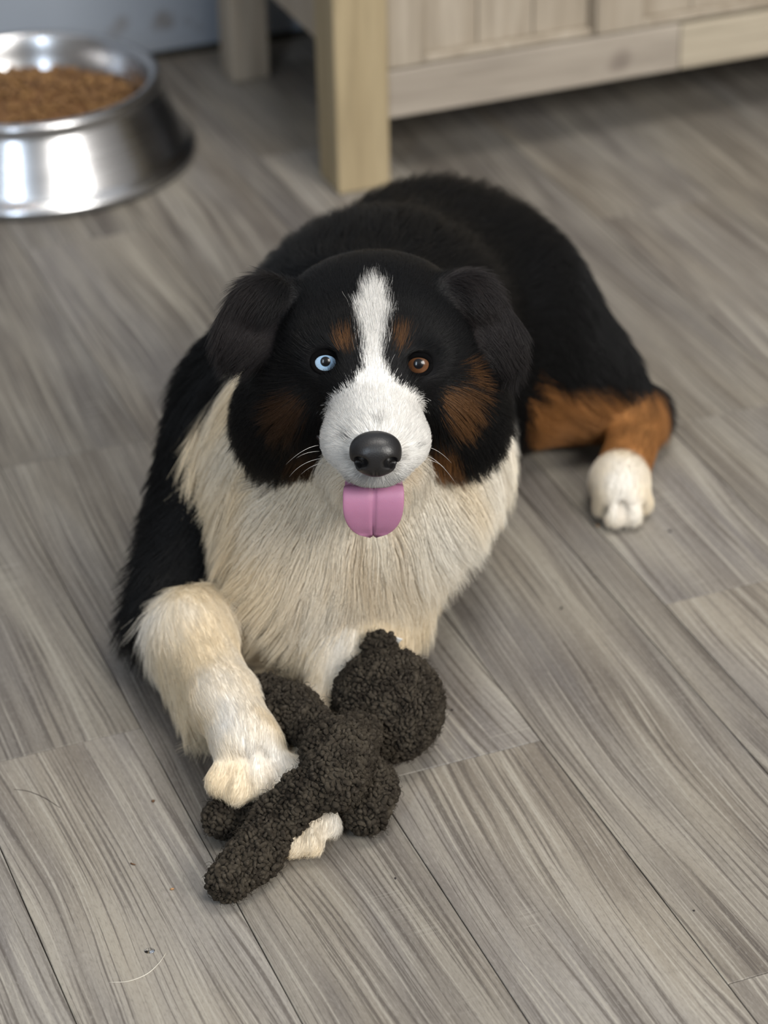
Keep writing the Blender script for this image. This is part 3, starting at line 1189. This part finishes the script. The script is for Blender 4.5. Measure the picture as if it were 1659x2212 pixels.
# eyelid rims and mouth lining are bare dark skin
for e in EYES:
    r_ = np.linalg.norm(DV - (e + unit(CAMP - e) * 0.006), axis=1)
    vc = np.where((r_ < 0.0145)[:, None], BLACK * 1.2, vc)


def coat_mat(name, rough, spec):
    t = NT(name)
    at = t.n('ShaderNodeAttribute', attribute_name='coat')
    return t.p(Base_Color=at.outputs['Color'], Roughness=rough, Specular_IOR_Level=spec)


M_SKIN = coat_mat('dog_undercoat', 0.8, 0.1)
M_FUR = coat_mat('dog_fur', 0.45, 0.22)
DOG0 = np.array([-0.02, 1.70, 0.0])
dog = empty('dog', tuple(DOG0))
tag(dog, 'black, white and tan dog lying on the plank floor, tongue out, one blue eye', 'dog')
body = fast_mesh('body', DV - DOG0, DF, M_SKIN, dog)
ca = body.data.color_attributes.new('coat', 'FLOAT_COLOR', 'POINT')
ca.data.foreach_set('color', np.concatenate([vc, np.ones((len(vc), 1))], 1).astype(np.float32).ravel())

FLOWS = np.array([unit(np.array(q.flow, float)) if q.flow is not None else np.zeros(3) for q in dp])
LENS = np.array([q.len for q in dp])
LIFT = np.array([q.lift for q in dp])
DENS = np.array([q.dens for q in dp])
IS_HEAD = np.array([1.0 if z == 'head' else 0.0 for z in ZONES])


def grow(name, count, parent, npts=7):
    dens = w_v @ DENS
    dens = dens * np.where(DV[:, 2] < 0.004, 0.02, 1.0)
    for e in EYES:
        r_ = np.linalg.norm(DV - (e + unit(CAMP - e) * 0.008), axis=1)
        dens = dens * (r_ > 0.0125)
    dens = dens * (np.linalg.norm((DV - NOSE) * [0.85, 1, 1.05], axis=1) > 0.0155)
    mo = np.abs((DV - hp(808, 1045, 0.05)) @ np.array([0, SA, CA]))
    dens = dens * ~((mo < 0.0028) & (E0[1] - DV[:, 1] > 0.01) & (np.abs(DV[:, 0]) < 0.02))
    T, bw = sample_surface(DV, DF, count, dens)
    p0 = np.einsum('ijk,ij->ik', DV[T], bw)
    nn = unit(np.einsum('ijk,ij->ik', DN_[T], bw))
    near, w_ = prim_weights(p0 + NR_.normal(size=p0.shape) * 0.0022)
    colr = coat(p0 + NR_.normal(size=p0.shape) * 0.0018, near, w_)
    colr *= NR_.uniform(0.82, 1.12, (count, 1))
    flow = w_ @ FLOWS
    hw = (w_ @ IS_HEAD)[:, None]
    away = p0 - (NOSE + np.array([0, -0.004, 0.0]))
    hflow = unit(away) + np.array([0, 0, -0.95]) * (sstep(0.05, 0.10, np.linalg.norm(away, axis=1)) * sstep(0.005, -0.03, p0[:, 2] - E0[2]))[:, None]
    side = np.sign(p0[:, 0] - E0[0])[:, None]
    flow = flow + hw * hflow
    # bib fans outwards
    bib = (p0[:, 1] < 1.62) & (p0[:, 2] < 0.24) & (w_[:, 0] + w_[:, 1] + w_[:, 2] > 0.3)
    flow[:, 0] += np.where(bib, (p0[:, 0] + 0.015) * 17.0, 0)
    flow += NR_.normal(size=flow.shape) * 0.07 + np.stack([wob(p0 + 1.7 * k, 42.0) for k in range(3)], 1) * (0.10 + 0.16 * sstep(0.015, 0.03, w_ @ LENS))[:, None]
    tang = flow - nn * (flow * nn).sum(1, keepdims=True)
    tang = unit(tang)
    lift = (w_ @ LIFT) * NR_.uniform(0.7, 1.35, count)
    ln = (w_ @ LENS) * NR_.uniform(0.6, 1.15, count)
    # elbow and hock tufts, ear fringes
    ln = np.where(np.linalg.norm(p0 - (EL_L + [-0.005, 0.01, 0.0]), axis=1) < 0.035, np.maximum(ln, 0.022), ln)
    ln = np.where(np.linalg.norm(p0 - HOCK, axis=1) < 0.02, np.maximum(ln, 0.014), ln)
    d0 = unit(tang * np.cos(lift)[:, None] + nn * np.sin(lift)[:, None])
    s = np.linspace(0, 1, npts)
    bend = tang * 0.55 - nn * (0.55 * np.sin(lift))[:, None] + np.array([0, 0, -0.10])
    pts = p0[:, None] + (ln[:, None, None]) * (s[None, :, None] * d0[:, None] + (s ** 2)[None, :, None] * 0.5 * bend[:, None])
    # waviness
    side_v = unit(np.cross(tang, nn))
    ph = wob(p0, 90.0) * 3
    wav = np.sin(s[None] * 5.0 + ph[:, None]) * s[None] * (ln * 0.06)[:, None]
    pts = pts + side_v[:, None] * wav[..., None]
    # locks
    ncl = max(10, count // 26)
    csel = NR_.choice(count, ncl, replace=False)
    kd = kdtree.KDTree(ncl)
    for i, c in enumerate(csel):
        kd.insert(p0[c], i)
    kd.balance()
    ci = np.array([kd.find(q)[1] for q in p0])
    cp = pts[csel[ci]]
    amt = np.clip((ln - 0.008) / 0.02, 0.12, 0.8)[:, None] * (s[None] ** 1.6)
    amt = amt * NR_.uniform(0.55, 1.0, (count, 1))
    shape = (pts - pts[:, :1]) * 0.25 + (cp - cp[:, :1]) * 0.75 + cp[:, :1]
    pts = pts * (1 - amt[..., None]) + shape * amt[..., None]
    pts[..., 2] = np.maximum(pts[..., 2], 0.0008)
    cu = bpy.data.hair_curves.new(name)
    cu.add_curves([npts] * count)
    cu.attributes['position'].data.foreach_set('vector', (pts - DOG0).astype(np.float32).ravel())
    ra = cu.attributes.get('radius') or cu.attributes.new('radius', 'FLOAT', 'POINT')
    rr = (0.000125 * (1 - 0.85 * s ** 1.5))[None] * (0.72 + 0.5 * sstep(0.008, 0.028, ln))[:, None]
    ra.data.foreach_set('value', rr.astype(np.float32).ravel())
    at = cu.attributes.new('coat', 'FLOAT_COLOR', 'CURVE')
    at.data.foreach_set('color', np.concatenate([colr, np.ones((count, 1))], 1).astype(np.float32).ravel())
    cu.materials.append(M_FUR)
    o = link(bpy.data.objects.new(name, cu), parent)
    tag(o, kind='stuff')
    return o


if HAIR:
    grow('fur', HAIR, body)

# --- eyes
def eye_mat(name, inner, outer, rim, scl):
    t = NT(name)
    tc = t.n('ShaderNodeTexCoord').outputs['Object']
    sep = t.n('ShaderNodeSeparateXYZ')
    t.set(sep.inputs[0], tc)
    rr = t.math('SQRT', t.math('ADD', t.math('POWER', sep.outputs[0], 2.0), t.math('POWER', sep.outputs[1], 2.0)))
    rr = t.math('DIVIDE', rr, 0.0105)
    ang = t.math('ARCTAN2', sep.outputs[1], sep.outputs[0])
    cmb = t.n('ShaderNodeCombineXYZ')
    t.set(cmb.inputs[0], t.math('MULTIPLY', ang, 6.0))
    t.set(cmb.inputs[1], t.math('MULTIPLY', rr, 1.5))
    fib = t.noise(cmb.outputs[0], 2.0, 3.0)
    iris = t.mix(t.ramp(rr, [(0.27, 0.0), (0.58, 1.0)]), inner, outer)
    iris = t.mix(t.math('MULTIPLY', t.ramp(fib, [(0.35, 0.0), (0.65, 1.0)]), 0.35), iris, tuple(x * 0.5 for x in outer))
    c = t.mix(t.ramp(rr, [(0.295, 0.0), (0.33, 1.0)]), (0.003, 0.003, 0.004), iris)
    c = t.mix(t.ramp(rr, [(0.60, 0.0), (0.66, 1.0)]), c, rim)
    c = t.mix(t.ramp(rr, [(0.70, 0.0), (0.76, 1.0)]), c, scl)
    return t.p(Base_Color=c, Roughness=0.25, Coat_Weight=0.35, Coat_Roughness=0.03, Specular_IOR_Level=0.15)


M_LID = plain('dark_eyelid_skin', (0.005, 0.0048, 0.005), 1.0, spec=0.0)
EM = [eye_mat('pale_blue_iris', (0.24, 0.40, 0.60), (0.38, 0.52, 0.66), (0.20, 0.30, 0.42), (0.10, 0.08, 0.07)),
      eye_mat('brown_iris', (0.075, 0.032, 0.014), (0.13, 0.056, 0.024), (0.035, 0.016, 0.010), (0.42, 0.36, 0.34))]
for e, mt, lab, off in zip(EYES, EM, ('pale blue eye', 'brown eye'), ((0.0008, 0.0002), (0.0, 0.0006))):
    g = unit(CAMP + np.array([0.0, 0.0, 0.0]) - e)
    A = frame(g, (1, 0, 0))
    uv = ICO_V * 0.0105
    bmv = bmesh.new()
    bmesh.ops.create_uvsphere(bmv, u_segments=40, v_segments=28, radius=0.0105)
    me = bpy.data.meshes.new('eye')
    bmv.to_mesh(me)
    bmv.free()
    me.materials.append(mt)
    for q in me.polygons:
        q.use_smooth = True
    o = link(bpy.data.objects.new('eye', me), dog)
    Mx = Matrix(((A[0][0], A[1][0], A[2][0]), (A[0][1], A[1][1], A[2][1]), (A[0][2], A[1][2], A[2][2])))
    o.rotation_euler = Mx.to_euler()
    o.location = tuple(e - DOG0)
    tag(o, label=lab)
    pts, rad = [], []
    for k in range(33):
        a = 2 * math.pi * k / 32
        ex, ey = 0.0083 * math.cos(a), 0.0073 * math.sin(a)
        if ey > 0:
            ey *= 0.88
        ez = math.sqrt(max(0.0105 ** 2 - ex * ex - ey * ey, 0)) + 0.0004
        pts.append((ex, ey, ez))
        rad.append(0.0021 + 0.0006 * math.sin(a))
    tv, tf = tube(pts, rad, 10)
    lid = mesh_obj('eyelid', tv, tf, M_LID, o)

# --- nose
def nose_mat():
    t = NT('black_nose_leather')
    tc = t.n('ShaderNodeTexCoord').outputs['Object']
    vo = t.n('ShaderNodeTexVoronoi')
    t.set(vo.inputs['Vector'], tc)
    vo.inputs['Scale'].default_value = 900.0
    t.bump(vo.outputs['Distance'], 0.14, 0.0004)
    return t.p(Base_Color=(0.0075, 0.007, 0.0075), Roughness=0.40, Specular_IOR_Level=0.5)


ncut = [ELL(hp(780, 998, 0.094), (0.0046, 0.007, 0.0036), 0.002), ELL(hp(843, 999, 0.094), (0.0046, 0.007, 0.0036), 0.002),
        ELL(hp(769, 1003, 0.089), (0.0045, 0.005, 0.0022), 0.002), ELL(hp(854, 1004, 0.089), (0.0045, 0.005, 0.0022), 0.002),
        RCN(hp(811, 1008, 0.101), hp(811, 1036, 0.092), 0.0009, 0.0009, 0.0015)]
nv, nf = surface([ELL(hp(811, 965, 0.0835), (0.0150, 0.0115, 0.0095), 0.004), ELL(hp(790, 986, 0.086), (0.0095, 0.0100, 0.0100), 0.006),
                  ELL(hp(833, 986, 0.086), (0.0095, 0.0100, 0.0100), 0.006), ELL(hp(811, 1001, 0.087), (0.0082, 0.0082, 0.0080), 0.006)], 0.0008, ncut, smooth=2)
fast_mesh('nose', nv - DOG0, nf, nose_mat(), dog)

# --- tongue
def tongue_mat():
    t = NT('pink_tongue')
    tc = t.n('ShaderNodeTexCoord').outputs['Object']
    n1 = t.noise(tc, 120.0, 2.0)
    n2 = t.noise(tc, 1500.0, 2.0)
    c = t.mix(t.math('MULTIPLY', n1, 0.6), (0.40, 0.175, 0.285), (0.33, 0.130, 0.225))
    t.bump(n2, 0.25, 0.0004)
    return t.p(Base_Color=c, Roughness=0.55, Subsurface_Weight=0.15, Subsurface_Radius=(0.004, 0.0015, 0.001))


path = [(808, 1030, 0.020), (808, 1036, 0.044), (807, 1050, 0.058), (807, 1072, 0.064), (806, 1100, 0.065), (806, 1130, 0.062), (806, 1157, 0.058)]
tp = np.array([hp(*q) for q in path])
ts = np.linspace(0, 1, len(tp))
tt = np.linspace(0, 1, 26)
ctr = np.stack([np.interp(tt, ts, tp[:, k]) for k in range(3)], 1)
for _ in range(3):
    ctr[1:-1] = 0.25 * ctr[:-2] + 0.5 * ctr[1:-1] + 0.25 * ctr[2:]
tv, tf = [], []
NS = 72
for i, t_ in enumerate(tt):
    d_ = unit(ctr[min(i + 1, 25)] - ctr[max(i - 1, 0)])
    xa = np.array([1.0, 0, 0])
    na = unit(np.cross(d_, xa))
    if na[1] > 0 and t_ > 0.3:
        na = -na
    if t_ <= 0.3 and na[2] < 0:
        na = -na
    wdt = 0.0165 + 0.0030 * min(1, t_ / 0.45)
    if t_ > 0.55:
        wdt *= math.sqrt(max(1 - ((t_ - 0.55) / 0.452) ** 2.5, 0.004))
    th_ = 0.0030 * (1 if t_ < 0.85 else max(0.25, 1 - (t_ - 0.85) / 0.2))
    for k in range(NS):
        a = 2 * math.pi * k / NS
        ux = math.cos(a)
        uz = math.sin(a)
        off = th_ * uz + 0.0018 * (ux * ux) * (1 if t_ > 0.2 else 0.3)
        if uz > 0:
            off -= 0.0022 * math.exp(-(ux / 0.06) ** 2)
        tv.append(ctr[i] + xa * (wdt * ux) + na * off - DOG0)
for i in range(25):
    for k in range(NS):
        k2 = (k + 1) % NS
        tf.append((i * NS + k, i * NS + k2, (i + 1) * NS + k2, (i + 1) * NS + k))
tf.append(tuple(range(25 * NS, 26 * NS)))
mesh_obj('tongue', tv, tf, tongue_mat(), dog)

# --- dark lips
M_LIP = plain('dark_lip_skin', (0.022, 0.015, 0.014), 0.4)
for side in ([(684, 950, 0.006), (694, 975, 0.016), (712, 1004, 0.032), (742, 1032, 0.050)],
             [(930, 950, 0.006), (920, 975, 0.016), (902, 1004, 0.032), (872, 1032, 0.050)]):
    q = np.array([hp(*k) for k in side])
    ss = np.linspace(0, 1, len(q))
    s2 = np.linspace(0, 1, 18)
    q2 = np.stack([np.interp(s2, ss, q[:, k]) for k in range(3)], 1)
    for _ in range(2):
        q2[1:-1] = 0.25 * q2[:-2] + 0.5 * q2[1:-1] + 0.25 * q2[2:]
    hv = np.where((E0[1] - DV[:, 1] > -0.02) & (DV[:, 2] > 0.17))[0]
    q2 = np.array([DV[hv[((DV[hv] - k) ** 2).sum(1).argmin()]] for k in q2])
    for _ in range(4):
        q2[1:-1] = 0.25 * q2[:-2] + 0.5 * q2[1:-1] + 0.25 * q2[2:]
    tv, tf = tube(q2 - DOG0, [0.0021 - 0.0006 * k for k in s2], 10)
    mesh_obj('lip', tv, tf, M_LIP, dog)

# --- whiskers
M_WH = plain('white_whisker', (0.75, 0.73, 0.70), 0.4)
wk = [((688, 962, 0.046), (655, 966, 0.055), (618, 1003, 0.050)), ((690, 975, 0.046), (660, 975, 0.055), (640, 990, 0.052)),
      ((696, 990, 0.048), (650, 996, 0.056), (625, 1030, 0.052)), ((700, 1000, 0.048), (672, 1003, 0.056), (650, 1025, 0.05)),
      ((916, 965, 0.046), (945, 966, 0.055), (975, 1000, 0.050)), ((912, 982, 0.046), (945, 985, 0.055), (985, 1045, 0.050)), ((908, 992, 0.048), (935, 990, 0.055), (960, 1010, 0.05))]
for a_, b_, c_ in wk:
    a3, b3, c3 = hp(*a_), hp(*b_), hp(*c_)
    pts = [(1 - t_) ** 2 * a3 + 2 * t_ * (1 - t_) * b3 + t_ * t_ * c3 - DOG0 for t_ in np.linspace(0, 1, 10)]
    tv, tf = tube(pts, [0.00014 * (1 - 0.8 * t_) for t_ in np.linspace(0, 1, 10)], 5)
    mesh_obj('whisker', tv, tf, M_WH, dog)

# ------------------------------------------------------------------ crumbs, shed hairs and a drop on the floor
def crumb(x, y, lx, ly, lz, rz, mat, label, name='crumb'):
    c = P(x, y, 0.0)
    V_ = ICO1_V * (1 + 0.18 * NR_.normal(size=(len(ICO1_V), 1)))
    V_ = V_ * np.array([lx, ly, lz])
    o = fast_mesh(name, V_, ICO1_F, mat)
    o.location = (c[0], c[1], lz * 0.8)
    o.rotation_euler = (0, 0, rz)
    tag(o, label, 'crumb', 'crumbs scattered on the planks')


M_CR1 = plain('brown_crumb', (0.11, 0.055, 0.025), 0.8)
M_CR2 = plain('dark_crumb', (0.025, 0.021, 0.020), 0.8)
M_CR3 = plain('tan_crumb', (0.36, 0.20, 0.09), 0.8)
crumb(331, 1732, 0.0013, 0.0011, 0.0009, 0.3, M_CR1, 'round brown crumb lying on the floor beside the white front paw')
crumb(287, 1868, 0.0021, 0.0008, 0.0007, -0.5, M_CR1, 'long thin dark brown crumb on the floor near the toy foot')
crumb(372, 1922, 0.0016, 0.0009, 0.0008, 0.2, M_CR3, 'orange-brown crumb on the floor beside the tip of the toy leg')
crumb(1213, 1315, 0.0013, 0.0010, 0.0009, 0.9, M_CR2, 'dark grey crumb on the plank between white chest and butt joint')
crumb(1447, 1149, 0.0014, 0.0012, 0.0009, 0.0, M_CR2, 'dark grey crumb on the floor just past the hind paw')
crumb(976, 1535, 0.0013, 0.0009, 0.0008, 0.5, M_CR2, 'dark fluffy crumb on the floor next to the plush toy head')
crumb(1291, 1136, 0.0010, 0.0018, 0.0008, 0.2, M_CR3, 'tan crumb touching the toes of the white hind paw')
crumb(854, 1898, 0.0008, 0.0010, 0.0006, 0.2, M_CR2, 'tiny black crumb on the floor below the plush toy hand')
crumb(1499, 1968, 0.0008, 0.0008, 0.0005, 0.2, M_CR2, 'tiny black speck on the plank by the long dark seam')
M_HW = plain('pale_hair', (0.62, 0.58, 0.50), 0.4)
M_HB = plain('dark_hair', (0.02, 0.012, 0.011), 0.4)


def shed(pts, r, mat, label):
    q = np.array([P(a, b, r * 1.1) for a, b in pts])
    s2 = np.linspace(0, 1, 20)
    ss = np.linspace(0, 1, len(q))
    q2 = np.stack([np.interp(s2, ss, q[:, k]) for k in range(3)], 1)
    for _ in range(4):
        q2[1:-1] = 0.25 * q2[:-2] + 0.5 * q2[1:-1] + 0.25 * q2[2:]
    c = q2.mean(0)
    c[2] = 0
    tv, tf = tube(q2 - c, [r * (1 - 0.5 * abs(2 * k - 1)) for k in s2], 6)
    o = mesh_obj('shed_hair', tv, tf, mat)
    o.location = tuple(c)
    tag(o, label, 'hair')


shed([(236, 2122), (275, 2122), (318, 2106), (345, 2080), (359, 2058)], 0.00028, M_HW, 'single pale curved hair lying on the plank near a water drop')
shed([(241, 1385), (258, 1383), (279, 1385)], 0.00028, M_HB, 'short straight dark hair on the floor beside the black elbow')
shed([(30, 1705), (60, 1708), (95, 1722), (130, 1745)], 0.00022, M_HB, 'fine dark curved hair lying across the plank left of the dog')
dm = NT('water')
M_DROP = dm.p(Base_Color=(1.0, 1.0, 1.0), Roughness=0.02, Transmission_Weight=1.0, IOR=1.33)
c = P(323, 2054, 0.0)
V_, F_ = [], []
for j in range(5):
    a = j / 5 * math.pi / 2
    for i in range(20):
        t_ = 2 * math.pi * i / 20
        V_.append((0.0034 * math.cos(a) * math.cos(t_), 0.0027 * math.cos(a) * math.sin(t_), 0.0009 * math.sin(a) + 0.0001))
V_.append((0, 0, 0.001))
for j in range(4):
    for i in range(20):
        i2 = (i + 1) % 20
        F_.append((j * 20 + i, j * 20 + i2, (j + 1) * 20 + i2, (j + 1) * 20 + i))
for i in range(20):
    F_.append((80 + i, 80 + (i + 1) % 20, 100))
F_.append(tuple(range(19, -1, -1)))
o = mesh_obj('water_drop', V_, F_, M_DROP)
o.location = (c[0], c[1], 0)
tag(o, 'small clear water drop on the plank beside a pale curved hair', 'drop')
